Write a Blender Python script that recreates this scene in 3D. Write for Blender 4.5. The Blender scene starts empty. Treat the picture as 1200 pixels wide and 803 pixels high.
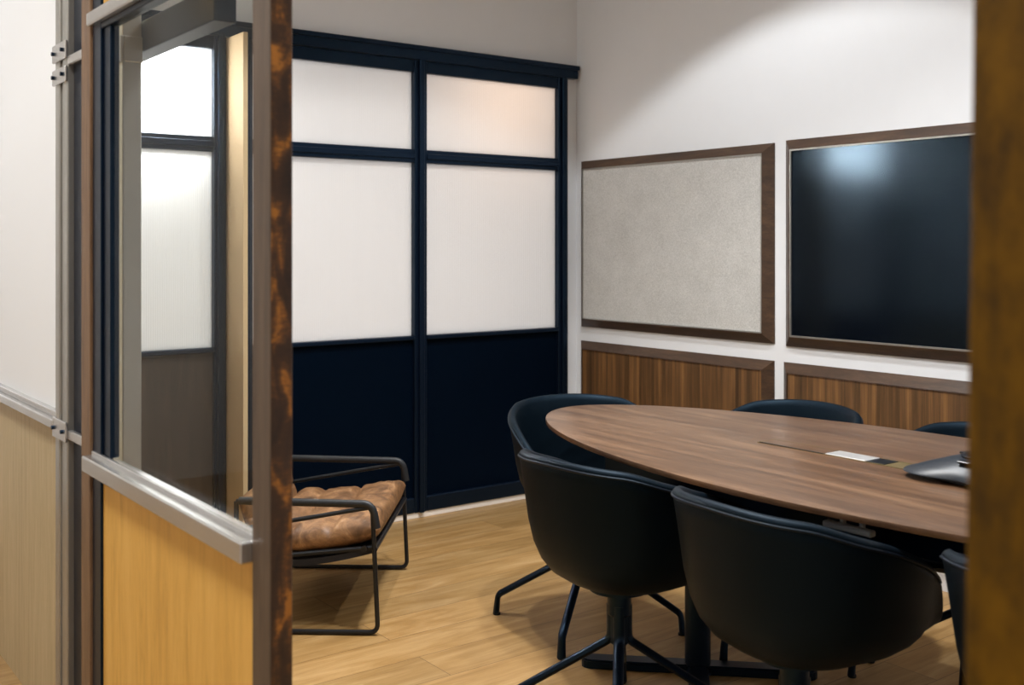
import bpy, bmesh, math, random
from mathutils import Vector, Matrix, noise

random.seed(7)
C = bpy.context.scene.collection
SC = bpy.context.scene

# ------------------------------------------------------------------ camera, world, lights, exposure
EYE = 1.36
YAW = math.radians(36.94)
cam_d = bpy.data.cameras.new('camera')
cam_d.sensor_width = 36.0
cam_d.lens = 36.0 * 1263.3 / 1200.0
cam_d.shift_y = -(401.5 - 289.0) / 1200.0
cam_d.clip_start = 0.02
cam_d.dof.use_dof = True
cam_d.dof.focus_distance = 3.6
cam_d.dof.aperture_fstop = 4.6
cam = bpy.data.objects.new('camera', cam_d)
C.objects.link(cam)
cam.location = (0, 0, EYE)
cam.rotation_euler = (math.radians(90), 0, -YAW)
SC.camera = cam

SC.view_settings.view_transform = 'Standard'
SC.view_settings.look = 'None'
SC.view_settings.gamma = 1.0
SC.view_settings.use_curve_mapping = False
SC.view_settings.exposure = 0.0

world = bpy.data.worlds.new('world')
SC.world = world
world.use_nodes = True
bg = world.node_tree.nodes['Background']
bg.inputs[0].default_value = (0.80, 0.86, 1.0, 1)
bg.inputs[1].default_value = 0.10

WARM = (1.0, 0.985, 0.965)
NEUT = (0.955, 0.98, 1.0)
COOL = (0.89, 0.94, 1.0)


def spot(name, loc, target, power, angle, blend, radius, col):
    d = bpy.data.lights.new(name, 'SPOT')
    d.energy = power
    d.spot_size = math.radians(angle)
    d.spot_blend = blend
    d.shadow_soft_size = radius
    d.color = col
    o = bpy.data.objects.new(name, d)
    C.objects.link(o)
    o.location = loc
    v = Vector(target) - Vector(loc)
    o.rotation_euler = v.to_track_quat('-Z', 'Y').to_euler()
    return o


def area(name, loc, target, power, sx, sy, col):
    d = bpy.data.lights.new(name, 'AREA')
    d.energy = power
    d.shape = 'RECTANGLE'
    d.size = sx
    d.size_y = sy
    d.color = col
    o = bpy.data.objects.new(name, d)
    C.objects.link(o)
    o.location = loc
    v = Vector(target) - Vector(loc)
    o.rotation_euler = v.to_track_quat('-Z', 'Y').to_euler()
    return o


CEIL = 3.40
# recessed downlights of the meeting room, plus one added fill spot
spot('downlight_over_table', (2.05, 2.05, CEIL - 0.03), (2.05, 2.05, 0), 165, 116, 0.5, 0.05, WARM)
spot('downlight_by_armchair', (1.98, 3.08, CEIL - 0.03), (1.98, 3.08, 0), 115, 108, 0.5, 0.05, WARM)
spot('fill_spot_at_table_end', (2.15, 2.55, CEIL - 0.03), (2.15, 2.55, 0), 150, 60, 0.75, 0.05, WARM)  # added unseen narrow spot, brightens the floor around the table end
spot('downlight_by_board', (2.62, 2.9, CEIL - 0.03), (2.62, 2.9, 0), 120, 112, 0.15, 0.05, NEUT)
spot('downlight_by_screen', (2.55, 1.10, CEIL - 0.03), (2.55, 1.10, 0), 100, 118, 0.4, 0.05, NEUT)
# daylight falling on the frosted glazing from the next room
area('daylight_behind_glazing', (2.35, 5.55, 1.35), (2.35, 4.6, 1.35), 35, 3.6, 2.6, COOL)
area('lamp_behind_transom', (3.45, 5.05, 2.2), (3.45, 4.6, 2.1), 2.6, 0.5, 0.4, (1.0, 0.66, 0.42))
area('daylight_behind_first_transom', (1.34, 4.72, 2.04), (1.34, 4.6, 2.04), 95, 0.74, 0.32, COOL)
# corridor ceiling lamps
area('corridor_lamp_near', (-0.35, 1.3, CEIL - 0.03), (-0.35, 1.3, 0), 48, 0.6, 1.6, WARM)
area('corridor_lamp_far', (-0.45, 4.0, CEIL - 0.03), (-0.45, 4.0, 0), 47, 0.6, 1.6, NEUT)


# ------------------------------------------------------------------ material helpers
def lin(c):
    def f(u):
        u /= 255.0
        return u / 12.92 if u <= 0.04045 else ((u + 0.055) / 1.055) ** 2.4
    return (f(c[0]), f(c[1]), f(c[2]), 1.0)


def new_mat(name):
    m = bpy.data.materials.new(name)
    m.use_nodes = True
    nt = m.node_tree
    b = nt.nodes['Principled BSDF']
    return m, nt, b


def N(nt, t, **kw):
    n = nt.nodes.new(t)
    for k, v in kw.items():
        setattr(n, k, v)
    return n


def coords(nt, scale=(1, 1, 1), rot=(0, 0, 0), loc=(0, 0, 0)):
    tc = N(nt, 'ShaderNodeTexCoord')
    mp = N(nt, 'ShaderNodeMapping')
    mp.inputs['Scale'].default_value = scale
    mp.inputs['Rotation'].default_value = rot
    mp.inputs['Location'].default_value = loc
    nt.links.new(tc.outputs['Object'], mp.inputs['Vector'])
    return mp.outputs['Vector']


def ramp(nt, src, stops):
    r = N(nt, 'ShaderNodeValToRGB')
    el = r.color_ramp.elements
    while len(el) < len(stops):
        el.new(0.5)
    for e, (p, c) in zip(el, stops):
        e.position = p
        e.color = c
    nt.links.new(src, r.inputs['Fac'])
    return r.outputs['Color']


def bump(nt, b, src, strength=0.2, dist=0.01):
    bp = N(nt, 'ShaderNodeBump')
    bp.inputs['Strength'].default_value = strength
    bp.inputs['Distance'].default_value = dist
    nt.links.new(src, bp.inputs['Height'])
    nt.links.new(bp.outputs['Normal'], b.inputs['Normal'])


def noise_tex(nt, vec, scale=5, detail=6, rough=0.6, distort=0.0):
    n = N(nt, 'ShaderNodeTexNoise')
    n.inputs['Scale'].default_value = scale
    n.inputs['Detail'].default_value = detail
    n.inputs['Roughness'].default_value = rough
    n.inputs['Distortion'].default_value = distort
    nt.links.new(vec, n.inputs['Vector'])
    return n.outputs['Fac']


def plain(name, rgb, rough=0.5, metal=0.0, grain=0.0, gscale=200, spec=0.5, var=0.05, tint=None):
    m, nt, b = new_mat(name)
    c = lin(rgb)
    b.inputs['Roughness'].default_value = rough
    b.inputs['Metallic'].default_value = metal
    b.inputs['Specular IOR Level'].default_value = spec
    if tint:
        b.inputs['Specular Tint'].default_value = tint
    v = coords(nt)
    f = noise_tex(nt, v, 6.0, 4)
    lo = tuple(x * (1 - var) for x in c[:3]) + (1,)
    hi = tuple(min(1, x * (1 + var)) for x in c[:3]) + (1,)
    nt.links.new(ramp(nt, f, [(0.3, lo), (0.7, hi)]), b.inputs['Base Color'])
    if grain:
        bump(nt, b, noise_tex(nt, v, gscale, 3), grain, 0.002)
    return m


def wood(name, dark, mid, light, scale=(1, 1, 1), rough=0.45, nscale=4.0, bmp=0.05, contrast=(0.3, 0.5, 0.72), spec=0.5):
    m, nt, b = new_mat(name)
    v = coords(nt, scale)
    f1 = noise_tex(nt, v, nscale, 8, 0.65, 0.6)
    v2 = coords(nt, tuple(s * 7 for s in scale))
    f2 = noise_tex(nt, v2, nscale, 4, 0.7)
    mx = N(nt, 'ShaderNodeMix', data_type='FLOAT')
    mx.inputs[0].default_value = 0.32
    nt.links.new(f1, mx.inputs[2])
    nt.links.new(f2, mx.inputs[3])
    f = mx.outputs[0]
    nt.links.new(ramp(nt, f, [(contrast[0], lin(dark)), (contrast[1], lin(mid)), (contrast[2], lin(light))]), b.inputs['Base Color'])
    b.inputs['Roughness'].default_value = rough
    b.inputs['Specular IOR Level'].default_value = spec
    if bmp:
        bump(nt, b, f, bmp, 0.003)
    return m


M = {}
M['wall'] = plain('painted_plaster', (226, 228, 231), 0.75, 0, 0.02, 90, 0.3, 0.008)
M['corridor'] = plain('corridor_plaster', (214, 210, 204), 0.8, var=0.01)
M['ceiling'] = plain('ceiling_paint', (228, 224, 216), 0.85, var=0.01)
M['trim'] = plain('white_trim', (246, 240, 232), 0.5)
M['steel'] = plain('black_steel', (8, 15, 28), 0.34, 0.0, 0.03, 60, 0.45, tint=(0.28, 0.58, 1.0, 1))
M['navy'] = plain('black_panel', (2, 9, 22), 0.6, 0.0, 0.05, 120, 0.1, tint=(0.25, 0.55, 1.0, 1))
M['reflection_brown'] = wood('panel_with_reflection', (38, 30, 24), (56, 45, 36), (74, 60, 48), (9, 9, 0.7), 0.5)  # black panel with the door glass's brown reflection painted into its colour
M['alu'] = plain('brushed_aluminium', (206, 205, 204), 0.26, 0.85)
M['alu_dull'] = plain('dull_aluminium', (172, 170, 164), 0.32, 0.75)
M['cream'] = plain('cream_post', (196, 188, 160), 0.28, var=0.01)
M['tan'] = plain('tan_panel', (204, 176, 136), 0.6, var=0.01)
M['chair'] = plain('black_leather', (6, 14, 21), 0.5, 0, 0.08, 260, 0.19, tint=(0.4, 0.68, 1.0, 1))
M['pipe'] = plain('black_piping', (9, 15, 25), 0.45, spec=0.4, tint=(0.6, 0.8, 1.0, 1))
M['powder'] = plain('black_powder_coat', (9, 14, 25), 0.33, 0.0, 0.05, 220, 0.4, tint=(0.28, 0.58, 1.0, 1))
M['tube'] = plain('gunmetal_tube', (40, 42, 46), 0.3, 0.6)
M['armwrap'] = plain('black_arm_leather', (26, 29, 33), 0.5, 0, 0.1, 200)
M['sling'] = plain('black_sling', (10, 13, 22), 0.7)
M['plastic'] = plain('dark_grey_plastic', (27, 34, 43), 0.4)
M['plastic_black'] = plain('black_plastic', (10, 14, 22), 0.3)
M['rubber'] = plain('rubber', (9, 12, 18), 0.7)
M['flap'] = plain('satin_metal_flap', (206, 204, 202), 0.28, 0.5)
M['brass'] = plain('bronze_tray', (128, 112, 76), 0.4, 0.6)
M['frame_wood'] = wood('walnut_frame', (42, 29, 20), (66, 47, 33), (92, 68, 47), (4, 1.2, 9), 0.42)
M['table'] = wood('walnut_table', (54, 37, 25), (94, 68, 48), (132, 102, 77), (7.5, 0.55, 5), 0.31, 2.6, 0.03, (0.3, 0.5, 0.7))
M['veneer'] = None
M['leaf_wood'] = wood('oak_leaf_panel', (192, 143, 64), (220, 170, 82), (232, 186, 102), (9, 9, 0.8), 0.5, 3.0)
M['left_wood'] = wood('pale_oak_panel', (160, 140, 104), (182, 162, 124), (198, 178, 144), (14, 14, 0.9), 0.55, 3.0)
M['stile'] = wood('oak_stile', (84, 62, 44), (118, 90, 64), (140, 110, 82), (12, 12, 1.0), 0.5)
M['near_stile'] = wood('dark_oak_stile', (62, 50, 40), (86, 70, 56), (104, 86, 70), (12, 12, 1.0), 0.5)
M['jamb'] = wood('oak_jamb', (46, 33, 17), (92, 64, 10), (120, 84, 14), (2.5, 2.5, 1.2), 0.6, 3.2, 0.03, (0.36, 0.5, 0.66), 0.12)


def make_veneer():
    m, nt, b = new_mat('striped_walnut_veneer')
    v = coords(nt, (0.0, 1.0, 0.02))
    f = noise_tex(nt, v, 26, 3, 0.7)
    v2 = coords(nt, (6.0, 60.0, 1.4))
    g = noise_tex(nt, v2, 3.0, 6, 0.7, 0.3)
    mx = N(nt, 'ShaderNodeMix', data_type='FLOAT')
    mx.inputs[0].default_value = 0.3
    nt.links.new(f, mx.inputs[2])
    nt.links.new(g, mx.inputs[3])
    nt.links.new(ramp(nt, mx.outputs[0], [(0.32, lin((50, 35, 22))), (0.47, lin((86, 61, 36))), (0.55, lin((106, 75, 45))), (0.68, lin((138, 99, 57)))]), b.inputs['Base Color'])
    b.inputs['Roughness'].default_value = 0.42
    return m


M['veneer'] = make_veneer()


def make_end_grain():
    m, nt, b = new_mat('speckled_oak_edge')
    v = coords(nt, (26, 26, 11))
    f = noise_tex(nt, v, 1.0, 3, 0.55, 0.6)
    f2 = noise_tex(nt, coords(nt, (60, 60, 160)), 1.0, 4, 0.65)
    mx = N(nt, 'ShaderNodeMix', data_type='FLOAT')
    mx.inputs[0].default_value = 0.22
    nt.links.new(f, mx.inputs[2])
    nt.links.new(f2, mx.inputs[3])
    nt.links.new(ramp(nt, mx.outputs[0], [(0.30, lin((40, 25, 14))), (0.49, lin((66, 42, 22))), (0.555, lin((104, 66, 28))), (0.63, lin((176, 114, 40)))]), b.inputs['Base Color'])
    b.inputs['Roughness'].default_value = 0.45
    return m


M['edge'] = make_end_grain()


def make_floor():
    m, nt, b = new_mat('oak_plank_floor')
    v = coords(nt)
    br = N(nt, 'ShaderNodeTexBrick')
    br.offset = 0.37
    br.inputs['Color1'].default_value = (0, 0, 0, 1)
    br.inputs['Color2'].default_value = (1, 1, 1, 1)
    br.inputs['Mortar'].default_value = (0.5, 0.5, 0.5, 1)
    br.inputs['Scale'].default_value = 1.0
    br.inputs['Mortar Size'].default_value = 0.0012
    br.inputs['Brick Width'].default_value = 1.9
    br.inputs['Row Height'].default_value = 0.19
    nt.links.new(v, br.inputs['Vector'])
    # per plank offset of the grain
    tc = N(nt, 'ShaderNodeTexCoord')
    sep = N(nt, 'ShaderNodeSeparateColor')
    nt.links.new(br.outputs['Color'], sep.inputs[0])
    cmb = N(nt, 'ShaderNodeCombineXYZ')
    m7 = N(nt, 'ShaderNodeMath', operation='MULTIPLY')
    m7.inputs[1].default_value = 13.0
    nt.links.new(sep.outputs[0], m7.inputs[0])
    nt.links.new(m7.outputs[0], cmb.inputs[0])
    nt.links.new(m7.outputs[0], cmb.inputs[2])
    add = N(nt, 'ShaderNodeVectorMath', operation='ADD')
    nt.links.new(tc.outputs['Object'], add.inputs[0])
    nt.links.new(cmb.outputs[0], add.inputs[1])
    mp = N(nt, 'ShaderNodeMapping')
    mp.inputs['Scale'].default_value = (0.7, 5.5, 1)
    nt.links.new(add.outputs[0], mp.inputs['Vector'])
    f = noise_tex(nt, mp.outputs['Vector'], 2.6, 8, 0.62, 1.2)
    mp2 = N(nt, 'ShaderNodeMapping')
    mp2.inputs['Scale'].default_value = (4, 70, 1)
    nt.links.new(add.outputs[0], mp2.inputs['Vector'])
    f2 = noise_tex(nt, mp2.outputs['Vector'], 2.0, 4, 0.7)
    mx = N(nt, 'ShaderNodeMix', data_type='FLOAT')
    mx.inputs[0].default_value = 0.25
    nt.links.new(f, mx.inputs[2])
    nt.links.new(f2, mx.inputs[3])
    base = ramp(nt, mx.outputs[0], [(0.28, lin((138, 105, 60))), (0.46, lin((166, 131, 80))), (0.60, lin((184, 151, 102))), (0.78, lin((202, 173, 128)))])
    tint = N(nt, 'ShaderNodeMix', data_type='RGBA', blend_type='MULTIPLY')
    tint.inputs[0].default_value = 1.0
    nt.links.new(base, tint.inputs[6])
    nt.links.new(ramp(nt, sep.outputs[0], [(0.0, (0.84, 0.82, 0.80, 1)), (1.0, (1.04, 1.0, 0.98, 1))]), tint.inputs[7])
    seam = N(nt, 'ShaderNodeMix', data_type='RGBA')
    nt.links.new(br.outputs['Fac'], seam.inputs[0])
    nt.links.new(tint.outputs[2], seam.inputs[6])
    seam.inputs[7].default_value = lin((96, 68, 40))
    nt.links.new(seam.outputs[2], b.inputs['Base Color'])
    b.inputs['Roughness'].default_value = 0.40
    b.inputs['Specular IOR Level'].default_value = 0.5
    bump(nt, b, mx.outputs[0], 0.06, 0.003)
    return m


M['floor'] = make_floor()


def make_felt():
    m, nt, b = new_mat('grey_felt')
    v = coords(nt)
    f = noise_tex(nt, v, 240, 2, 0.7)
    f2 = noise_tex(nt, v, 9, 3, 0.6)
    mx = N(nt, 'ShaderNodeMix', data_type='FLOAT')
    mx.inputs[0].default_value = 0.2
    nt.links.new(f, mx.inputs[2])
    nt.links.new(f2, mx.inputs[3])
    nt.links.new(ramp(nt, mx.outputs[0], [(0.34, lin((162, 161, 157))), (0.5, lin((188, 187, 183))), (0.66, lin((206, 205, 202)))]), b.inputs['Base Color'])
    b.inputs['Roughness'].default_value = 0.6
    b.inputs['Sheen Weight'].default_value = 0.1
    bump(nt, b, f, 0.15, 0.002)
    return m


M['felt'] = make_felt()


def make_leather():
    m, nt, b = new_mat('tan_leather')
    v = coords(nt)
    f = noise_tex(nt, v, 9, 8, 0.7, 1.5)
    nt.links.new(ramp(nt, f, [(0.28, lin((66, 44, 26))), (0.46, lin((116, 82, 52))), (0.60, lin((154, 114, 76))), (0.75, lin((200, 164, 126)))]), b.inputs['Base Color'])
    b.inputs['Roughness'].default_value = 0.46
    bump(nt, b, noise_tex(nt, v, 34, 6, 0.7, 0.8), 0.35, 0.006)
    return m


M['leather'] = make_leather()


def make_screen():
    m, nt, b = new_mat('screen_glass')
    v = coords(nt)
    f = noise_tex(nt, v, 5, 3)
    nt.links.new(ramp(nt, f, [(0.3, lin((3, 7, 15))), (0.7, lin((5, 9, 18)))]), b.inputs['Base Color'])
    b.inputs['Roughness'].default_value = 0.14
    b.inputs['Specular IOR Level'].default_value = 0.36
    b.inputs['Specular Tint'].default_value = (0.55, 0.8, 1.0, 1)
    return m


M['screen'] = make_screen()


def make_frost(name, col, ribs, trans=0.72):
    m, nt, b = new_mat(name)
    out = nt.nodes['Material Output']
    nt.nodes.remove(b)
    tr = N(nt, 'ShaderNodeBsdfTranslucent')
    tr.inputs['Color'].default_value = lin(col)
    df = N(nt, 'ShaderNodeBsdfDiffuse')
    df.inputs['Color'].default_value = lin(col)
    mx = N(nt, 'ShaderNodeMixShader')
    mx.inputs[0].default_value = 1 - trans
    nt.links.new(tr.outputs[0], mx.inputs[1])
    nt.links.new(df.outputs[0], mx.inputs[2])
    gl = N(nt, 'ShaderNodeBsdfGlossy')
    gl.inputs['Roughness'].default_value = 0.25
    m2 = N(nt, 'ShaderNodeMixShader')
    m2.inputs[0].default_value = 0.04
    nt.links.new(mx.outputs[0], m2.inputs[1])
    nt.links.new(gl.outputs[0], m2.inputs[2])
    nt.links.new(m2.outputs[0], out.inputs['Surface'])
    w = N(nt, 'ShaderNodeTexWave', wave_type='BANDS', bands_direction='X')
    w.inputs['Scale'].default_value = ribs
    w.inputs['Distortion'].default_value = 0.6
    nt.links.new(coords(nt, (1, 1, 0.15)), w.inputs['Vector'])
    bp = N(nt, 'ShaderNodeBump')
    bp.inputs['Strength'].default_value = 0.14
    bp.inputs['Distance'].default_value = 0.004
    nt.links.new(w.outputs['Fac'], bp.inputs['Height'])
    for n in (tr, df, gl):
        nt.links.new(bp.outputs['Normal'], n.inputs['Normal'])
    return m


M['reeded'] = make_frost('reeded_frosted_glass', (246, 243, 240), 32)
M['frosted'] = make_frost('frosted_white_glass', (245, 245, 245), 4, 0.35)


def make_glass():
    m, nt, b = new_mat('clear_glass')
    out = nt.nodes['Material Output']
    nt.nodes.remove(b)
    t = N(nt, 'ShaderNodeBsdfTransparent')
    t.inputs['Color'].default_value = (0.93, 0.95, 0.94, 1)
    g = N(nt, 'ShaderNodeBsdfGlossy')
    g.inputs['Roughness'].default_value = 0.02
    lw = N(nt, 'ShaderNodeLayerWeight')
    lw.inputs['Blend'].default_value = 0.5
    pw = N(nt, 'ShaderNodeMath', operation='POWER')
    nt.links.new(lw.outputs['Facing'], pw.inputs[0])
    pw.inputs[1].default_value = 5.0
    fr = N(nt, 'ShaderNodeMath', operation='MULTIPLY_ADD')
    nt.links.new(pw.outputs[0], fr.inputs[0])
    fr.inputs[1].default_value = 0.2
    fr.inputs[2].default_value = 0.025
    mx = N(nt, 'ShaderNodeMixShader')
    nt.links.new(fr.outputs[0], mx.inputs[0])
    nt.links.new(t.outputs[0], mx.inputs[1])
    nt.links.new(g.outputs[0], mx.inputs[2])
    nt.links.new(mx.outputs[0], out.inputs['Surface'])
    return m


M['glass'] = make_glass()


# ------------------------------------------------------------------ mesh helpers
def add_box(bm, lo, hi, bevel=0.0, seg=2):
    x0, y0, z0 = lo
    x1, y1, z1 = hi
    vs = [bm.verts.new(p) for p in ((x0, y0, z0), (x1, y0, z0), (x1, y1, z0), (x0, y1, z0), (x0, y0, z1), (x1, y0, z1), (x1, y1, z1), (x0, y1, z1))]
    fs = [bm.faces.new([vs[i] for i in q]) for q in ((3, 2, 1, 0), (4, 5, 6, 7), (0, 1, 5, 4), (1, 2, 6, 5), (2, 3, 7, 6), (3, 0, 4, 7))]
    if bevel:
        es = set()
        for f in fs:
            es.update(f.edges)
        bmesh.ops.bevel(bm, geom=list(es), offset=bevel, segments=seg, profile=0.5, affect='EDGES')
    return bm


def box(lo, hi, bevel=0.0, seg=2):
    return add_box(bmesh.new(), lo, hi, bevel, seg)


def add_tube(bm, pts, radii, n=12, up=None, sx=1.0, cap=True):
    """sweep a round (or flattened by sx) section along a polyline"""
    pts = [Vector(p) for p in pts]
    if not isinstance(radii, (list, tuple)):
        radii = [radii] * len(pts)
    rings = []
    ref = Vector(up) if up else Vector((0, 0, 1))
    prev = None
    for i, p in enumerate(pts):
        if i == 0:
            t = pts[1] - pts[0]
        elif i == len(pts) - 1:
            t = pts[-1] - pts[-2]
        else:
            t = (pts[i + 1] - p).normalized() + (p - pts[i - 1]).normalized()
        t.normalize()
        if prev is None:
            a = ref - t * ref.dot(t)
            if a.length < 1e-3:
                a = Vector((1, 0, 0)) - t * t.x
            a.normalize()
        else:
            a = prev - t * prev.dot(t)
            a.normalize()
        prev = a
        b = t.cross(a)
        rings.append([bm.verts.new(p + (a * math.cos(k * 2 * math.pi / n) + b * sx * math.sin(k * 2 * math.pi / n)) * radii[i]) for k in range(n)])
    for r0, r1 in zip(rings, rings[1:]):
        for k in range(n):
            bm.faces.new((r0[k], r0[(k + 1) % n], r1[(k + 1) % n], r1[k]))
    if cap:
        bm.faces.new(list(reversed(rings[0])))
        bm.faces.new(rings[-1])
    return bm


def tube(*a, **k):
    return add_tube(bmesh.new(), *a, **k)


def round_path(pts, r, n=5):
    """round the inner corners of a polyline"""
    pts = [Vector(p) for p in pts]
    out = [pts[0]]
    for a, b, c in zip(pts, pts[1:], pts[2:]):
        u = (a - b).normalized()
        v = (c - b).normalized()
        rr = min(r, (a - b).length * 0.45, (c - b).length * 0.45)
        p0, p2 = b + u * rr, b + v * rr
        for i in range(n + 1):
            t = i / n
            out.append(p0 * (1 - t) ** 2 + b * 2 * t * (1 - t) + p2 * t * t)
    out.append(pts[-1])
    return out


def lathe(prof, n=32, bm=None, center=(0, 0)):
    bm = bm or bmesh.new()
    rings = []
    for r, z in prof:
        if r < 1e-5:
            rings.append([bm.verts.new((center[0], center[1], z))])
        else:
            rings.append([bm.verts.new((center[0] + r * math.cos(2 * math.pi * k / n), center[1] + r * math.sin(2 * math.pi * k / n), z)) for k in range(n)])
    for a, b in zip(rings, rings[1:]):
        for k in range(n):
            k2 = (k + 1) % n
            if len(a) == 1 and len(b) > 1:
                bm.faces.new((a[0], b[k2], b[k]))
            elif len(b) == 1 and len(a) > 1:
                bm.faces.new((a[k], a[k2], b[0]))
            elif len(a) > 1:
                bm.faces.new((a[k], a[k2], b[k2], b[k]))
    return bm


def obj(name, bm, mat, parent=None, smooth=False, angle=35):
    bmesh.ops.recalc_face_normals(bm, faces=bm.faces[:])
    me = bpy.data.meshes.new(name)
    bm.to_mesh(me)
    bm.free()
    mats = mat if isinstance(mat, (list, tuple)) else [mat]
    for x in mats:
        me.materials.append(x)
    o = bpy.data.objects.new(name, me)
    C.objects.link(o)
    if parent:
        o.parent = parent
    if smooth:
        try:
            me.shade_smooth()
            me.set_sharp_from_angle(angle=math.radians(angle))
        except Exception:
            for p in me.polygons:
                p.use_smooth = True
    return o


def empty(name, loc=(0, 0, 0), rz=0.0):
    o = bpy.data.objects.new(name, None)
    C.objects.link(o)
    o.location = loc
    o.rotation_euler = (0, 0, rz)
    o.empty_display_size = 0.1
    return o


def tag(o, label, cat, group=None, kind=None):
    o['label'] = label
    o['category'] = cat
    if group:
        o['group'] = group
    if kind:
        o['kind'] = kind
    return o


def structure(o, label=None, cat=None):
    o['kind'] = 'structure'
    if label:
        o['label'] = label
        o['category'] = cat
    return o


def dup(root, loc, rz, label, group=None, base=0.0):
    r = root.copy()
    C.objects.link(r)
    r.location = loc
    r.rotation_euler = (0, 0, rz)
    r['label'] = label
    if group:
        r['group'] = group
    for ch in list(root.children):
        c = ch.copy()
        C.objects.link(c)
        c.parent = r
        if ch.name.split('.')[0] == 'leg':
            c.rotation_euler = (0, 0, math.radians(base))
        for g in list(ch.children):
            d = g.copy()
            C.objects.link(d)
            d.parent = c
    return r


# ------------------------------------------------------------------ room shell
YA = 4.598       # front face of the back glazing
XB = 3.917       # right wall
XC = 0.79        # front partition
CL = -1.5        # far side of the corridor
YN = -0.9

structure(obj('floor', box((CL - 0.1, YN - 0.1, -0.05), (XB + 0.1, 6.3, 0.0)), M['floor']), 'warm oak plank floor of the meeting room', 'floor')
structure(obj('ceiling', box((CL - 0.1, YN - 0.1, CEIL), (XB + 0.1, 6.3, CEIL + 0.05)), M['ceiling']), 'white ceiling above the meeting room', 'ceiling')
structure(obj('wall_right', box((XB, YN, 0), (XB + 0.1, YA + 0.2, CEIL)), M['wall']), 'off-white plaster wall carrying the board and screen', 'wall')
wb = bmesh.new()
add_box(wb, (XC, YA + 0.005, 2.355), (XB, YA + 0.12, CEIL))
add_box(wb, (3.838, YA + 0.012, 0), (XB, YA + 0.12, 2.355))
structure(obj('wall_back', wb, M['wall']), 'off-white wall strip above and beside the glazing', 'wall')
structure(obj('wall_front', box((CL, YN - 0.1, 0), (XB, YN, CEIL)), M['wall']), 'plaster wall behind the camera', 'wall')
structure(obj('wall_left', box((CL - 0.1, YN, 0), (CL, 6.2, CEIL)), M['corridor']), 'beige wall on the far side of the corridor', 'wall')
structure(obj('wall_corridor', box((CL, 6.2, 0), (XC + 0.12, 6.3, CEIL)), M['corridor']), 'beige wall closing the corridor', 'wall')
# white skirting under the glazing
structure(obj('baseboard_back', box((XC + 0.06, YA - 0.004, 0), (3.915, YA + 0.06, 0.032), 0.003), M['trim']), 'bright white skirting strip under the black glazing', 'baseboard')


# back glazing -----------------------------------------------------------------------
def steel_bar(bm, lo, hi, ridge_axis):
    """flat steel bar with a raised rib along its middle"""
    add_box(bm, lo, hi, 0.003, 1)
    x0, y0, z0 = lo
    x1, y1, z1 = hi
    if ridge_axis == 'z':
        m = (x0 + x1) / 2
        add_box(bm, (m - 0.014, y0 - 0.016, z0), (m + 0.014, y0 + 0.002, z1), 0.003, 1)
    else:
        m = (z0 + z1) / 2
        add_box(bm, (x0, y0 - 0.010, m - 0.014), (x1, y0 + 0.002, m + 0.014), 0.003, 1)


def glazing_bay(name, x0, x1, label, left_frame, right_frame, panel_mat):
    """x0..x1 is the glass width"""
    root = empty(name, ((x0 + x1) / 2, YA, 0))
    structure(root, label, 'window')
    ox, oy = (x0 + x1) / 2, YA

    def P(nm, bm, mt, par=root, **k):
        bmesh.ops.translate(bm, verts=bm.verts[:], vec=(-ox, -oy, 0))
        return obj(nm, bm, mt, par, **k)
    f = bmesh.new()
    lx, rx = x0 - left_frame, x1 + right_frame
    if left_frame > 0.05:
        steel_bar(f, (lx, YA - 0.012, 0.03), (x0, YA + 0.04, 2.30), 'z')
    if right_frame > 0.0:
        steel_bar(f, (x1, YA - 0.012, 0.03), (rx, YA + 0.04, 2.30), 'z')
    add_box(f, (x0, YA - 0.006, 2.232), (x1, YA + 0.04, 2.30), 0.003, 1)     # head
    add_box(f, (x0, YA - 0.012, 0.03), (x1, YA + 0.04, 0.105), 0.004, 1)      # foot
    P('window_frame', f, M['steel'])
    t = bmesh.new()
    steel_bar(t, (x0, YA - 0.008, 1.779), (x1, YA + 0.04, 1.845), 'x')
    P('transom_bar', t, M['steel'])
    s = bmesh.new()
    add_box(s, (x0, YA - 0.016, 0.893), (x1, YA + 0.04, 0.914), 0.004, 1)
    P('sill_bar', s, M['steel'])
    P('upper_pane', box((x0, YA + 0.020, 1.845), (x1, YA + 0.026, 2.232)), M['reeded'])
    P('lower_pane', box((x0, YA + 0.020, 0.914), (x1, YA + 0.026, 1.779)), M['reeded'])
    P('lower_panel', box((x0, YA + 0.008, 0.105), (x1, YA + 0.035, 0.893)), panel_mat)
    return root


glazing_bay('window_1', 0.93, 1.807, 'glazed bay with a lower panel tinted by a painted reflection, seen through the door glass', 0.07, 0.055, M['reflection_brown'])
glazing_bay('window_2', 1.988, 2.842, 'frosted glazed bay above a black panel behind the armchair', 0.06, 0.073, M['navy'])
glazing_bay('window_3', 2.915, 3.769, 'frosted glazed bay above a black panel nearest the corner', 0.0, 0.068, M['navy'])
hd = bmesh.new()
add_box(hd, (XC + 0.06, YA - 0.030, 2.290), (3.898, YA + 0.03, 2.362), 0.004, 1)
add_box(hd, (XC + 0.06, YA - 0.040, 2.338), (3.902, YA + 0.0, 2.362), 0.003, 1)
structure(obj('trim_1', hd, M['steel']), 'black steel header running along the top of the glazing', 'trim')
fn = box((1.8625, 4.40, 0.0), (1.884, YA - 0.001, 2.285), 0.002)
add_box(fn, (1.8625, YA - 0.003, 0.0), (1.9275, YA + 0.04, 2.285))
structure(obj('trim_2', fn, M['tan']), 'tan fin panel standing between two glazed bays', 'trim')

# front partition (left edge of the photograph) ---------------------------------------
pc = empty('window_4', (XC, 3.8, 0))
structure(pc, 'white frosted partition over a pale oak panel at the left edge', 'window')


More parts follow.
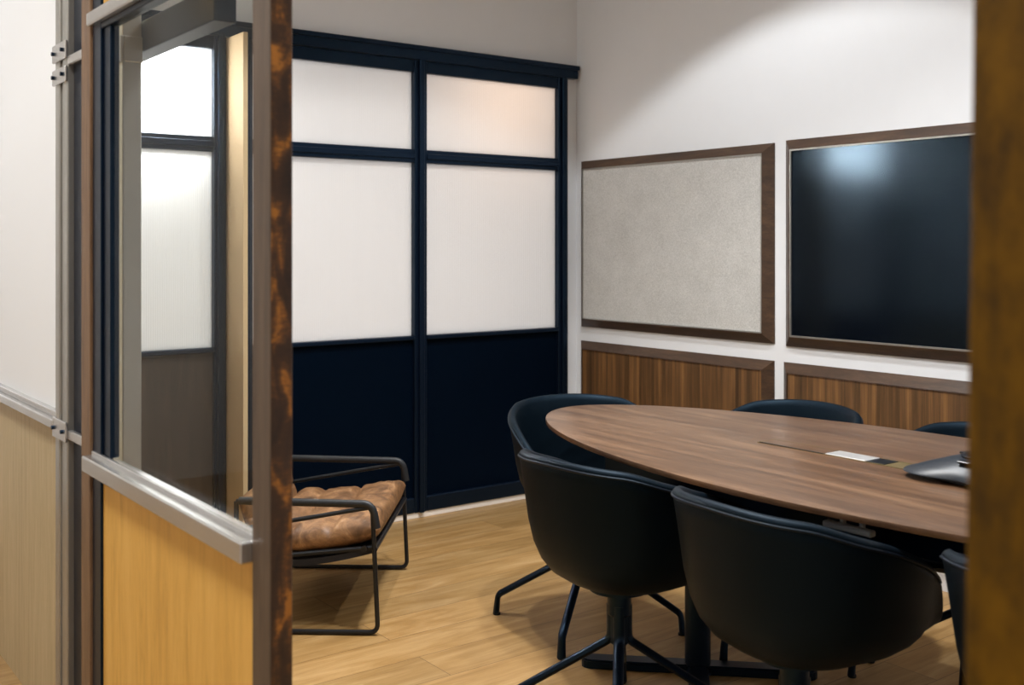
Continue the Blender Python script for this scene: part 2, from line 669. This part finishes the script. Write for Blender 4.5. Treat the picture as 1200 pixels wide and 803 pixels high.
def pcp(nm, bm, mt, **k):
    bmesh.ops.translate(bm, verts=bm.verts[:], vec=(-XC, -3.8, 0))
    return obj(nm, bm, mt, pc, **k)


pcp('frosted_pane', box((XC + 0.012, 3.125, 0.90), (XC + 0.020, YA - 0.03, 2.9)), M['frosted'])
pcp('wood_panel', box((XC + 0.006, 3.125, 0.0), (XC + 0.040, YA - 0.03, 0.86)), M['left_wood'])
r = bmesh.new()
add_box(r, (XC - 0.022, 3.125, 0.858), (XC + 0.04, YA - 0.03, 0.884), 0.003, 1)
add_box(r, (XC - 0.006, 3.125, 0.884), (XC + 0.04, YA - 0.03, 0.902), 0.002, 1)
pcp('rail', r, M['alu'])
p = bmesh.new()
add_box(p, (XC - 0.012, 3.086, 0), (XC + 0.05, 3.126, 2.95), 0.004, 2)
add_box(p, (XC - 0.005, 3.050, 0), (XC + 0.05, 3.088, 2.95), 0.003, 1)
add_box(p, (XC - 0.012, 3.006, 0), (XC + 0.05, 3.052, 2.95), 0.004, 2)
pcp('post', p, M['alu_dull'])
for z0, z1 in ((0.838, 0.892), (1.800, 1.842), (1.862, 1.910)):
    br = bmesh.new()
    add_box(br, (XC - 0.019, 3.000, z0), (XC - 0.011, 3.132, z1), 0.002, 1)
    pb = pcp('bracket', br, M['alu'])
    for yy in (3.022, 3.112):
        bl = bmesh.new()
        add_tube(bl, [(XC - 0.026, yy, (z0 + z1) / 2), (XC - 0.018, yy, (z0 + z1) / 2)], 0.0055, 10)
        bmesh.ops.translate(bl, verts=bl.verts[:], vec=(-XC, -3.8, 0))
        obj('bolt', bl, M['steel'], pb)
pcp('dark_post', box((XC + 0.005, 2.80, 0), (XC + 0.05, 3.004, 2.95), 0.002), M['steel'])
lk = bmesh.new()
add_box(lk, (XC - 0.012, 2.80, 0.846), (XC + 0.004, 3.002, 0.872), 0.003, 1)
pcp('link_bar', lk, M['alu'])
lk = bmesh.new()
add_box(lk, (XC - 0.012, 2.80, 1.842), (XC + 0.004, 3.002, 1.868), 0.003, 1)
pcp('link_bar', lk, M['alu'])

# cream inner post and header seen through the glass of the door leaf
tp = empty('trim_3', (0.822, 2.7, 0))
structure(tp, 'cream metal post standing behind the door glass', 'trim')
q = box((0.800, 2.606, 0), (0.846, 2.795, 2.9), 0.003)
bmesh.ops.translate(q, verts=q.verts[:], vec=(-0.822, -2.7, 0))
po = obj('post', q, [M['cream'], M['alu_dull']], tp)
for pl in po.data.polygons:
    if pl.normal.y < -0.8:
        pl.material_index = 1
q = bmesh.new()
add_box(q, (0.802, 2.598, 1.800), (0.846, 2.607, 1.862), 0.002, 1)
add_box(q, (0.794, 2.598, 1.800), (0.801, 2.640, 1.862), 0.002, 1)
bmesh.ops.translate(q, verts=q.verts[:], vec=(-0.822, -2.7, 0))
obj('bracket', q, M['alu_dull'], tp)
structure(obj('trim_4', box((0.850, 2.16, 1.830), (0.90, 2.80, 1.905), 0.003), M['steel']), 'dark track bar behind the top of the door glass', 'trim')

# oak framed door leaf -----------------------------------------------------------------
XL0, XL1 = 0.705, 0.743
dl = empty('door_1', (0.724, 1.562, 0))
structure(dl, 'oak framed glass door leaf with speckled edge, left foreground', 'door')


def dp(nm, bm, mt, par=None, **k):
    bmesh.ops.translate(bm, verts=bm.verts[:], vec=(-0.724, -1.562, 0))
    return obj(nm, bm, mt, par or dl, **k)


LT = 2.72
# near stile: pale oak face, speckled end edge
st = box((XL0, 1.562, 0.01), (XL1, 1.630, LT), 0.0015, 1)
o = dp('near_stile', st, [M['near_stile'], M['edge']])
for pl in o.data.polygons:
    if pl.normal.y < -0.8:
        pl.material_index = 1
dp('far_stile', box((XL0, 2.533, 0.01), (XL1, 2.602, LT), 0.002, 1), M['stile'])
bs = bmesh.new()
add_box(bs, (XL0 + 0.006, 2.470, 0.01), (XL1 - 0.004, 2.532, LT), 0.002, 1)
add_box(bs, (XL0 + 0.012, 2.420, 0.895), (XL1 - 0.006, 2.471, 1.85), 0.002, 1)
dp('glazing_bead', bs, M['steel'])
dp('glass_pane', box((0.722, 1.631, 0.896), (0.728, 2.42, 1.850)), M['glass'])
rl = bmesh.new()
add_box(rl, (XL0 - 0.020, 1.631, 0.852), (XL1, 2.528, 0.888), 0.003, 1)
add_box(rl, (XL0 + 0.002, 1.631, 0.887), (XL0 + 0.010, 2.528, 0.897), 0.001, 1)
dp('rail', rl, M['alu'])
rl = bmesh.new()
add_box(rl, (XL0 - 0.010, 1.631, 1.858), (XL1, 2.528, 1.888), 0.003, 1)
dp('rail', rl, M['alu'])
bd = bmesh.new()
add_box(bd, (XL0 + 0.006, 1.631, 1.846), (XL1 - 0.004, 2.47, 1.858), 0.002, 1)
dp('top_bead', bd, M['steel'])
dp('wood_panel', box((XL0 + 0.012, 1.631, 0.01), (XL1 - 0.008, 2.470, 0.852)), M['leaf_wood'])
dp('upper_panel', box((XL0 + 0.012, 1.631, 1.888), (XL1 - 0.008, 2.470, LT)), M['leaf_wood'])

# right door jamb, close to the lens -----------------------------------------------------
jb = bmesh.new()
add_box(jb, (0.700, -0.05, 0.0), (0.84, 0.409, 2.9), 0.004, 2)
for v in jb.verts:
    if v.co.y > 0.2:
        v.co.y += -0.0135 * (v.co.z - 1.15)
structure(obj('trim_5', jb, M['jamb']), 'out of focus oak door jamb at the right edge', 'door jamb')
structure(obj('wall_entrance', box((0.735, YN, 0), (0.82, -0.055, CEIL)), M['wall']), 'plaster wall beside the door jamb', 'wall')


# ------------------------------------------------------------------ wall mounted panels
def bevel_frame(y0, y1, z0, z1, w, t):
    """picture-frame moulding sloping out from the wall, y0 < y1; the wall is at XB"""
    bm = bmesh.new()
    def ring(x, ins):
        return [bm.verts.new((x, a, b)) for a, b in ((y0 + ins, z0 + ins), (y1 - ins, z0 + ins), (y1 - ins, z1 - ins), (y0 + ins, z1 - ins))]
    a = ring(XB - 0.0005, 0)
    a2 = ring(XB - 0.006, 0)
    b = ring(XB - t, w - 0.004)
    b2 = ring(XB - t - 0.001, w)
    c = ring(XB - t + 0.012, w + 0.001)
    d = ring(XB - 0.0005, w + 0.001)
    rs = [a, a2, b, b2, c, d, a]
    for r0, r1 in zip(rs, rs[1:]):
        for k in range(4):
            bm.faces.new((r0[k], r0[(k + 1) % 4], r1[(k + 1) % 4], r1[k]))
    return bm


def shifted(bm, v):
    bmesh.ops.translate(bm, verts=bm.verts[:], vec=(-v[0], -v[1], -v[2]))
    return bm


def wall_piece(name, y0, y1, z0, z1, label, cat, face_name, face_mat, frame_mat, bead, group=None, t=0.04, w=0.045, recess=0.004):
    org = (XB, (y0 + y1) / 2, z0)
    root = empty(name, org)
    tag(root, label, cat, group)
    obj('frame', shifted(bevel_frame(y0, y1, z0, z1, w, t), org), frame_mat, root)
    obj(face_name, shifted(box((XB - t + recess, y0 + w + 0.001, z0 + w + 0.001), (XB - 0.004, y1 - w - 0.001, z1 - w - 0.001)), org), face_mat, root)
    if bead:
        bm = bmesh.new()
        a0, a1, c0, c1 = y0 + w + 0.001, y1 - w - 0.001, z0 + w + 0.001, z1 - w - 0.001
        b = bead
        for lo, hi in (((a0, c0), (a1, c0 + b)), ((a0, c1 - b), (a1, c1)), ((a0, c0 + b), (a0 + b, c1 - b)), ((a1 - b, c0 + b), (a1, c1 - b))):
            add_box(bm, (XB - t - 0.0005, lo[0], lo[1]), (XB - t + recess + 0.001, hi[0], hi[1]))
        obj('metal_bead', shifted(bm, org), M['alu_dull'], root)
    return root


wall_piece('pinboard', 3.211, 4.560, 0.916, 1.833, 'grey felt pinboard in a walnut frame beside the corner', 'pinboard', 'felt_board', M['felt'], M['frame_wood'], 0.006)
tv = wall_piece('television', 1.80, 3.145, 0.911, 1.839, 'large black wall screen in a walnut frame', 'television', 'screen', M['screen'], M['frame_wood'], 0.007, recess=0.008)
wall_piece('wall_panel', 3.213, 4.562, 0.10, 0.838, 'striped walnut wall panel under the grey pinboard', 'wall panel', 'veneer', M['veneer'], M['frame_wood'], 0, 'walnut wall panels')
wall_piece('wall_panel', 1.80, 3.157, 0.10, 0.838, 'striped walnut wall panel under the black screen', 'wall panel', 'veneer', M['veneer'], M['frame_wood'], 0, 'walnut wall panels')

# ------------------------------------------------------------------ conference table
TX, TY, TA, TB, TH = 2.575, 1.731, 1.336, 0.560, 0.770
table = empty('conference_table', (TX, TY, 0))
tag(table, 'oval walnut conference table on black pedestals', 'table')
bm = bmesh.new()
NT = 128
prof = [(0.0, TH), (0.97, TH), (1.0, TH - 0.004), (1.003, TH - 0.010), (1.0, TH - 0.018), (0.80, TH - 0.045), (0.0, TH - 0.045)]
rings = []
for s_, z_ in prof:
    if s_ == 0:
        rings.append([bm.verts.new((0, 0, z_))])
        continue
    ins = (1 - s_) * TB
    ring_ = []
    for k in range(NT):
        a = 2 * math.pi * k / NT
        ca, sa = math.cos(a), math.sin(a)
        e = 2 / 1.86
        ring_.append(bm.verts.new(((TB - ins) * math.copysign(abs(ca) ** e, ca), (TA - ins) * math.copysign(abs(sa) ** e, sa), z_)))
    rings.append(ring_)
for a, b in zip(rings, rings[1:]):
    for k in range(NT):
        k2 = (k + 1) % NT
        if len(a) == 1:
            bm.faces.new((a[0], b[k], b[k2]))
        elif len(b) == 1:
            bm.faces.new((a[k2], a[k], b[0]))
        else:
            bm.faces.new((a[k], b[k], b[k2], a[k2]))
obj('tabletop', bm, M['table'], table, smooth=True, angle=40)
for yy in (2.40, 1.06):
    cx, cy = -0.027, yy - TY
    bm = lathe([(0, 0.7245), (0.11, 0.7245), (0.11, 0.717), (0.041, 0.714), (0.041, 0.012), (0.052, 0.010), (0.052, 0.004), (0, 0.004)], 28, center=(cx, cy))
    col = obj('pedestal', bm, M['powder'], table, smooth=True)
    for ang in (45, 135, 225, 315):
        a = math.radians(ang)
        LB = 0.34 if ang in (135, 315) else 0.25
        d = Vector((math.cos(a), math.sin(a), 0))
        n = Vector((-d.y, d.x, 0))
        fb = bmesh.new()
        base = Vector((cx, cy, 0))
        outline = []
        wd = 0.032
        for r_ in (0.03, LB):
            outline.append(base + d * r_ + n * wd)
        for i in range(1, 8):
            t = math.pi / 2 - math.pi * i / 8
            outline.append(base + d * (LB + wd * math.cos(t)) + n * wd * math.sin(t))
        outline.append(base + d * LB - n * wd)
        outline.append(base + d * 0.03 - n * wd)
        vs = [fb.verts.new((q_.x, q_.y, 0.002)) for q_ in outline]
        f0 = fb.faces.new(vs)
        ex = bmesh.ops.extrude_face_region(fb, geom=[f0])
        top = [g for g in ex['geom'] if isinstance(g, bmesh.types.BMVert)]
        bmesh.ops.translate(fb, verts=top, vec=(0, 0, 0.028))
        bmesh.ops.bevel(fb, geom=[e for e in fb.edges if all(v.co.z > 0.02 for v in e.verts)], offset=0.006, segments=2, affect='EDGES')
        obj('foot_bar', fb, M['powder'], table)
uf = bmesh.new()
for lo, hi in (((-0.20, -0.90), (-0.14, 0.92)), ((0.14, -0.90), (0.20, 0.92)), ((-0.14, 0.86), (0.14, 0.92)), ((-0.14, -0.90), (0.14, -0.84))):
    add_box(uf, (lo[0], lo[1], 0.600), (hi[0], hi[1], 0.7248), 0.002, 1)
obj('underside_shade', uf, M['powder'], table)  # added dark beams standing in for the shade under the top
# flush cable tray let into the top
sy0, sy1 = 1.50, 2.152
sx0, sx1 = 2.542, 2.624
def tb(lo, hi, bev=0.0):
    return shifted(box(lo, hi, bev, 1), (TX, TY, 0))
def quad_ring(y0, y1, t):
    b_ = bmesh.new()
    for lo, hi in (((sx0, y0), (sx1, y0 + t)), ((sx0, y1 - t), (sx1, y1)), ((sx0, y0 + t), (sx0 + t, y1 - t)), ((sx1 - t, y0 + t), (sx1, y1 - t))):
        add_box(b_, (lo[0], lo[1], TH - 0.004), (hi[0], hi[1], TH + 0.0015))
    return shifted(b_, (TX, TY, 0))
tr = obj('cable_tray', quad_ring(sy0, sy1, 0.006), M['brass'], table)
obj('lid', tb((sx0 + 0.007, 1.915, TH - 0.002), (sx1 - 0.007, sy1 - 0.007, TH + 0.0022), 0.001), M['table'], tr)
obj('lid_gap', tb((sx0 + 0.0005, 1.915, TH - 0.001), (sx0 + 0.0065, sy1 - 0.007, TH + 0.0026)), M['rubber'], tr)
obj('metal_flap', tb((sx0 + 0.007, 1.780, TH - 0.002), (sx1 - 0.007, 1.912, TH + 0.003), 0.001), M['flap'], tr)
obj('socket_strip', tb((sx0 + 0.007, 1.722, TH - 0.002), (sx1 - 0.007, 1.778, TH + 0.0018)), M['plastic_black'], tr)
obj('tray_floor', tb((sx0 + 0.007, sy0 + 0.007, TH - 0.002), (sx1 - 0.007, 1.720, TH + 0.0010)), M['brass'], tr)
# metal bracket hanging under the near edge
hb = bmesh.new()
add_box(hb, (2.082, 1.440, 0.709), (2.104, 1.570, 0.724), 0.003, 1)
add_box(hb, (2.102, 1.475, 0.712), (2.114, 1.483, 0.736))
add_box(hb, (2.102, 1.527, 0.712), (2.114, 1.535, 0.736))
obj('under_bracket', shifted(hb, (TX, TY, 0)), M['flap'], table)

# ------------------------------------------------------------------ conference speakerphone
sp = empty('speakerphone', (2.575, 1.452, TH + 0.0015), math.radians(118))
tag(sp, 'dark grey conference speakerphone on the walnut table', 'speakerphone')
bm = bmesh.new()
ns = 72
rings = []
for s_, z_ in ((0.0, 0.010), (0.80, 0.010), (0.95, 0.010), (1.0, 0.014), (0.985, 0.018), (0.80, 0.033), (0.58, 0.048), (0.44, 0.056), (0.36, 0.0575), (0.0, 0.058)):
    rr = []
    if s_ == 0:
        rings.append([bm.verts.new((0, 0, z_))])
        continue
    for k in range(ns):
        a = 2 * math.pi * k / ns
        lobes = 1 + 0.24 * math.cos(3 * a) * max(0, (s_ - 0.35) / 0.65)
        rr.append(bm.verts.new((0.155 * s_ * lobes * math.cos(a), 0.155 * s_ * lobes * math.sin(a), z_)))
    rings.append(rr)
for a, b in zip(rings, rings[1:]):
    for k in range(ns):
        k2 = (k + 1) % ns
        if len(a) == 1:
            bm.faces.new((a[0], b[k], b[k2]))
        elif len(b) == 1:
            bm.faces.new((a[k2], a[k], b[0]))
        else:
            bm.faces.new((a[k], b[k], b[k2], a[k2]))
obj('housing', bm, M['plastic'], sp, smooth=True)
bm = lathe([(0, 0.0575), (0.052, 0.0575), (0.054, 0.062), (0.048, 0.0645), (0.0, 0.066)], 36)
obj('speaker_grille', bm, M['plastic_black'], sp, smooth=True)
bm = lathe([(0, 0.002), (0.105, 0.002), (0.105, 0.0105), (0, 0.0105)], 36)
obj('base_pad', bm, M['rubber'], sp)
for k in range(3):
    a = 2 * math.pi * k / 3 + math.pi / 3
    b_ = box((0.066, -0.018, 0.0515), (0.090, 0.018, 0.0575), 0.002, 1)
    bmesh.ops.rotate(b_, verts=b_.verts[:], cent=(0, 0, 0), matrix=Matrix.Rotation(a, 3, 'Z'))
    obj('button', b_, M['plastic_black'], sp)


# ------------------------------------------------------------------ tub chairs
def interp(tab, x):
    """monotone cubic through the table"""
    n = len(tab)
    h = [tab[i + 1][0] - tab[i][0] for i in range(n - 1)]
    d = [(tab[i + 1][1] - tab[i][1]) / h[i] for i in range(n - 1)]
    m = [0.0] * n
    for i in range(1, n - 1):
        m[i] = 0.0 if d[i - 1] * d[i] <= 0 else 2 * d[i - 1] * d[i] / (d[i - 1] + d[i])
    i = 0
    while i < n - 2 and x > tab[i + 1][0]:
        i += 1
    t = (x - tab[i][0]) / h[i]
    return (tab[i][1] * (2 * t ** 3 - 3 * t ** 2 + 1) + h[i] * m[i] * (t ** 3 - 2 * t ** 2 + t)
            + tab[i + 1][1] * (3 * t ** 2 - 2 * t ** 3) + h[i] * m[i + 1] * (t ** 3 - t ** 2))


RIM = [(0, 0.787), (45, 0.775), (70, 0.741), (95, 0.702), (125, 0.628), (148, 0.487), (180, 0.468)]
OUT = [(0.0, 0.0), (0.20, 0.003), (0.40, 0.022), (0.55, 0.058), (0.69, 0.125), (0.785, 0.215), (0.855, 0.34), (0.905, 0.51), (0.945, 0.74), (0.975, 0.90), (0.995, 1.0)]
ZB = 0.411
OFF = 0.012     # the shell sits a little behind the column


def rim_r(phi):
    """plan radius from shell centre; phi = 0 at the back"""
    a = math.radians(phi)
    hx, hb, hf = 0.280, 0.277, 0.335
    h = hb if abs(phi) <= 90 else hf
    n = 2.35
    return (abs(math.sin(a) / hx) ** n + abs(math.cos(a) / h) ** n) ** (-1 / n)


def shell_mesh():
    bm = bmesh.new()
    NP = 96
    cols = []
    cb = bm.verts.new((0, OFF, ZB))
    ct = bm.verts.new((0, OFF, 0.452))
    for k in range(NP):
        phi = -180 + 360 * k / NP
        ap = abs(phi)
        R = rim_r(phi)
        zr = interp(RIM, ap)
        d = Vector((math.sin(math.radians(phi)), -math.cos(math.radians(phi)), 0))
        col = []
        low = max(0.0, min(1.0, (0.60 - zr) / 0.12))       # 1 at the front lip
        for rho, zt in OUT[1:]:
            rho2 = rho
            z = ZB + (zr - ZB) * zt
            if low > 0:
                # front: a slim upturned lip
                zl = ZB + (zr - ZB) * (rho ** 3.0)
                z = z * (1 - low) + zl * low
            col.append((R * rho2, z))
        # rolled rim
        col.append((R * 0.99 - 0.004, zr + 0.007))
        col.append((R * 0.99 - 0.013, zr + 0.011))
        col.append((R * 0.99 - 0.022, zr + 0.006))
        # inner wall down to the seat
        zi0 = 0.455
        top = zr
        for t in (0.04, 0.18, 0.4, 0.62, 0.8, 0.92, 1.0):
            z = top - (top - zi0) * t
            zt = max(0.0, (z - ZB) / max(1e-3, zr - ZB))
            # outer radius at that height
            ro = 0.0
            for (r0, q0), (r1, q1) in zip(OUT, OUT[1:]):
                if q0 <= zt <= q1:
                    ro = r0 + (r1 - r0) * (zt - q0) / (q1 - q0)
                    break
            else:
                ro = OUT[-1][0]
            rr = R * ro - 0.027
            if low > 0:
                rr = rr * (1 - low) + (R * (0.97 - 0.25 * t) - 0.022) * low
            col.append((rr, z))
        rr = col[-1][0]
        for s_ in (0.82, 0.6, 0.35, 0.15):
            col.append((rr * s_, 0.455 - 0.004 * (1 - s_)))
        cols.append([bm.verts.new((d.x * r_, d.y * r_ + OFF, z_)) for r_, z_ in col])
    for k in range(NP):
        a, b = cols[k], cols[(k + 1) % NP]
        bm.faces.new((cb, b[0], a[0]))
        for i in range(len(a) - 1):
            bm.faces.new((a[i], b[i], b[i + 1], a[i + 1]))
        bm.faces.new((a[-1], b[-1], ct))
    return bm


def rim_path(dr, dz, lim):
    pts = []
    for k in range(0, 97):
        phi = -lim + 2 * lim * k / 96
        R = rim_r(phi) * 0.99 + dr
        zr = interp(RIM, abs(phi)) + dz
        pts.append((math.sin(math.radians(phi)) * R, -math.cos(math.radians(phi)) * R + OFF, zr))
    return pts


def tub_chair(label):
    root = empty('tub_chair')
    tag(root, label, 'chair', 'black tub chairs around the conference table')
    obj('shell', shell_mesh(), M['chair'], root, smooth=True, angle=60)
    obj('piping', tube(rim_path(0.0015, -0.006, 128), 0.0036, 8), M['pipe'], root, smooth=True)
    obj('column', lathe([(0, 0.412), (0.085, 0.412), (0.085, 0.402), (0.034, 0.398), (0.034, 0.335), (0.029, 0.328), (0.029, 0.255), (0.022, 0.248), (0, 0.248)], 28), M['powder'], root, smooth=True)
    for ang in (45, 135, 225, 315):
        a = math.radians(ang)
        d = Vector((math.cos(a), math.sin(a), 0))
        path = [Vector((0, 0, 0.36)) + d * 0.022] + round_path([Vector((0, 0, 0.30)) + d * 0.022, Vector((0, 0, 0.262)) + d * 0.024, Vector((0, 0, 0.074)) + d * 0.338, Vector((0, 0, 0.004)) + d * 0.345], 0.016, 4)
        n = len(path)
        rad = [0.018 - 0.0045 * min(1, i / (n - 3)) for i in range(n - 1)] + [0.0155]
        lg = obj('leg', tube(path, rad, 8, up=(-d.y * 0.924 + 0, d.x * 0.924, 0.383), sx=0.8), M['powder'], root, smooth=True, angle=50)
        e = Vector((0, 0, 0)) + d * 0.342
        obj('foot_glide', lathe([(0, 0.0), (0.0125, 0.0), (0.0135, 0.003), (0.013, 0.008), (0, 0.008)], 16, center=(e.x, e.y)), M['rubber'], lg, smooth=True)
    return root


def face(deg):
    return math.radians(deg - 90)


chair0 = tub_chair('black tub chair at the far rounded end of the walnut table')
chair0.location = (2.546, 2.938, 0)
chair0.rotation_euler = (0, 0, face(250))
for ch in chair0.children:
    if ch.name.split('.')[0] == 'leg':
        ch.rotation_euler = (0, 0, math.radians(10))
GR = 'black tub chairs around the conference table'
dup(chair0, (2.054, 2.232, 0), face(1), 'black tub chair on the near side, left of the one before the silver bracket', GR)
dup(chair0, (2.037, 1.613, 0), face(-5), 'large black tub chair nearest the camera in front of the silver under-table bracket', GR)
dup(chair0, (2.065, 0.925, 0), face(-2), 'black tub chair on the near side half hidden by the right jamb', GR)
dup(chair0, (2.997, 2.45, 0), face(184), 'black tub chair across the table, its rounded back before the walnut panels', GR, base=-39)
dup(chair0, (3.060, 1.771, 0), face(182), 'black tub chair across the table, only a sliver visible beside the right jamb', GR, base=-20)

# ------------------------------------------------------------------ leather armchair
near_f = Vector((1.89, 3.293, 0))
far_f = Vector((2.372, 3.888, 0))
mid = (near_f + far_f) / 2
side = (far_f - near_f).normalized()
W = (far_f - near_f).length
fwd = Vector((side.y, -side.x, 0))           # the way the chair faces
ang_f = math.atan2(fwd.y, fwd.x)
lounge = empty('armchair', (mid.x, mid.y, 0), ang_f)   # local +x forward, +y to the far side
tag(lounge, 'low tan leather armchair with a dark tubular frame beside the door leaf', 'armchair')
DEP = 0.50
HA = 0.455


def lp(bm):
    return bm


for sgn in (-1, 1):
    y = sgn * W / 2
    path = round_path([(-DEP, y, HA + 0.01), (-0.02, y, HA), (0.0, y, 0.011), (-DEP, y, 0.011), (-DEP, y, HA + 0.01)], 0.032, 6)
    fr = obj('side_frame', tube(path, 0.0085, 10, up=(0, 1, 0)), M['tube'], lounge, smooth=True)
    path = round_path([(-DEP + 0.01, y, HA + 0.012), (-0.02, y, HA + 0.004), (-0.004, y, 0.375)], 0.036, 6)
    obj('arm_pad', tube(path, 0.0115, 12, up=(0, 1, 0), sx=1.2), M['armwrap'], lounge, smooth=True)
    path = [(-DEP, y, 0.365), (-0.03, y, HA - 0.008)]
    obj('arm_brace', tube(path, 0.008, 10), M['tube'], lounge, smooth=True)
    obj('pivot_bolt', tube([(-0.05, y * 0.955, 0.30), (-0.05, y, 0.30)], 0.011, 12, up=(0, 0, 1)), M['tube'], lounge, smooth=True)
# seat frame: front and rear cross bars with two side bars
sf = bmesh.new()
add_tube(sf, [(-0.012, -W / 2, 0.300), (-0.012, W / 2, 0.300)], 0.010, 10)
add_tube(sf, [(-DEP + 0.02, -W / 2, 0.255), (-DEP + 0.02, W / 2, 0.255)], 0.010, 10)
for sgn in (-1, 1):
    add_tube(sf, [(-0.012, sgn * (W / 2 - 0.03), 0.300), (-DEP + 0.02, sgn * (W / 2 - 0.03), 0.255)], 0.009, 10)
obj('seat_frame', sf, M['tube'], lounge, smooth=True)
sl = bmesh.new()
NX, NY = 12, 12
gr = []
for i in range(NX + 1):
    row = []
    for j in range(NY + 1):
        u, v = i / NX, j / NY
        x = -0.02 - u * (DEP - 0.05)
        yy = (v - 0.5) * (W - 0.05)
        z = 0.303 - 0.045 * u - 0.022 * math.sin(math.pi * u)
        row.append(sl.verts.new((x, yy, z)))
    gr.append(row)
for i in range(NX):
    for j in range(NY):
        sl.faces.new((gr[i][j], gr[i + 1][j], gr[i + 1][j + 1], gr[i][j + 1]))
ex = bmesh.ops.extrude_face_region(sl, geom=sl.faces[:])
bmesh.ops.translate(sl, verts=[g for g in ex['geom'] if isinstance(g, bmesh.types.BMVert)], vec=(0, 0, -0.022))
obj('sling', sl, M['sling'], lounge, smooth=True, angle=50)


def cushion(lx, ly, th, creases, seed):
    """puffy pad: x 0..-lx, y centred, z 0..th, with sewn creases across"""
    bm = bmesh.new()
    NXc, NYc = 56, 56
    def surf(u, v, top):
        ex_ = (1 - abs(2 * u - 1) ** 9.0) ** 0.5 * (1 - abs(2 * v - 1) ** 6.0) ** 0.5
        h = th * 0.5 * ex_
        x = -lx * u
        yv = (v - 0.5) * ly
        dsum = 0
        for cu, w_, dep in creases:
            cv = cu + 0.03 * math.sin(7 * v + seed)
            dsum += dep * math.exp(-((u - cv) / w_) ** 2) * (0.8 + 0.2 * math.cos(5 * math.pi * v))
        nz = noise.noise(Vector((x * 9 + seed, yv * 9, 1.3))) * 0.010 + noise.noise(Vector((x * 26, yv * 22 + seed, 4.0))) * 0.0045
        if top:
            return Vector((x, yv, th * 0.5 + h - (dsum - nz) * ex_))
        return Vector((x, yv, th * 0.5 - h * 0.9))
    T = [[bm.verts.new(surf(i / NXc, j / NYc, True)) for j in range(NYc + 1)] for i in range(NXc + 1)]
    Bm = [[bm.verts.new(surf(i / NXc, j / NYc, False)) for j in range(NYc + 1)] for i in range(NXc + 1)]
    for i in range(NXc):
        for j in range(NYc):
            bm.faces.new((T[i][j], T[i + 1][j], T[i + 1][j + 1], T[i][j + 1]))
            bm.faces.new((Bm[i][j], Bm[i][j + 1], Bm[i + 1][j + 1], Bm[i + 1][j]))
    bmesh.ops.remove_doubles(bm, verts=bm.verts[:], dist=0.0012)
    return bm


sc = cushion(0.44, W - 0.05, 0.125, [(0.38, 0.035, 0.022), (0.72, 0.035, 0.02)], 2.0)
for v in sc.verts:
    u = -v.co.x / 0.44
    v.co.x += -0.0
    v.co.z += 0.300 - 0.05 * u - 0.020 * math.sin(math.pi * u)
obj('seat_cushion', sc, M['leather'], lounge, smooth=True, angle=180)
bc = cushion(0.15, W - 0.16, 0.09, [(0.5, 0.05, 0.02)], 5.0)
bmesh.ops.rotate(bc, verts=bc.verts[:], cent=(0, 0, 0), matrix=Matrix.Rotation(math.radians(72), 3, 'Y'))
bmesh.ops.translate(bc, verts=bc.verts[:], vec=(-0.50, 0, 0.30))
obj('back_cushion', bc, M['leather'], lounge, smooth=True, angle=180)
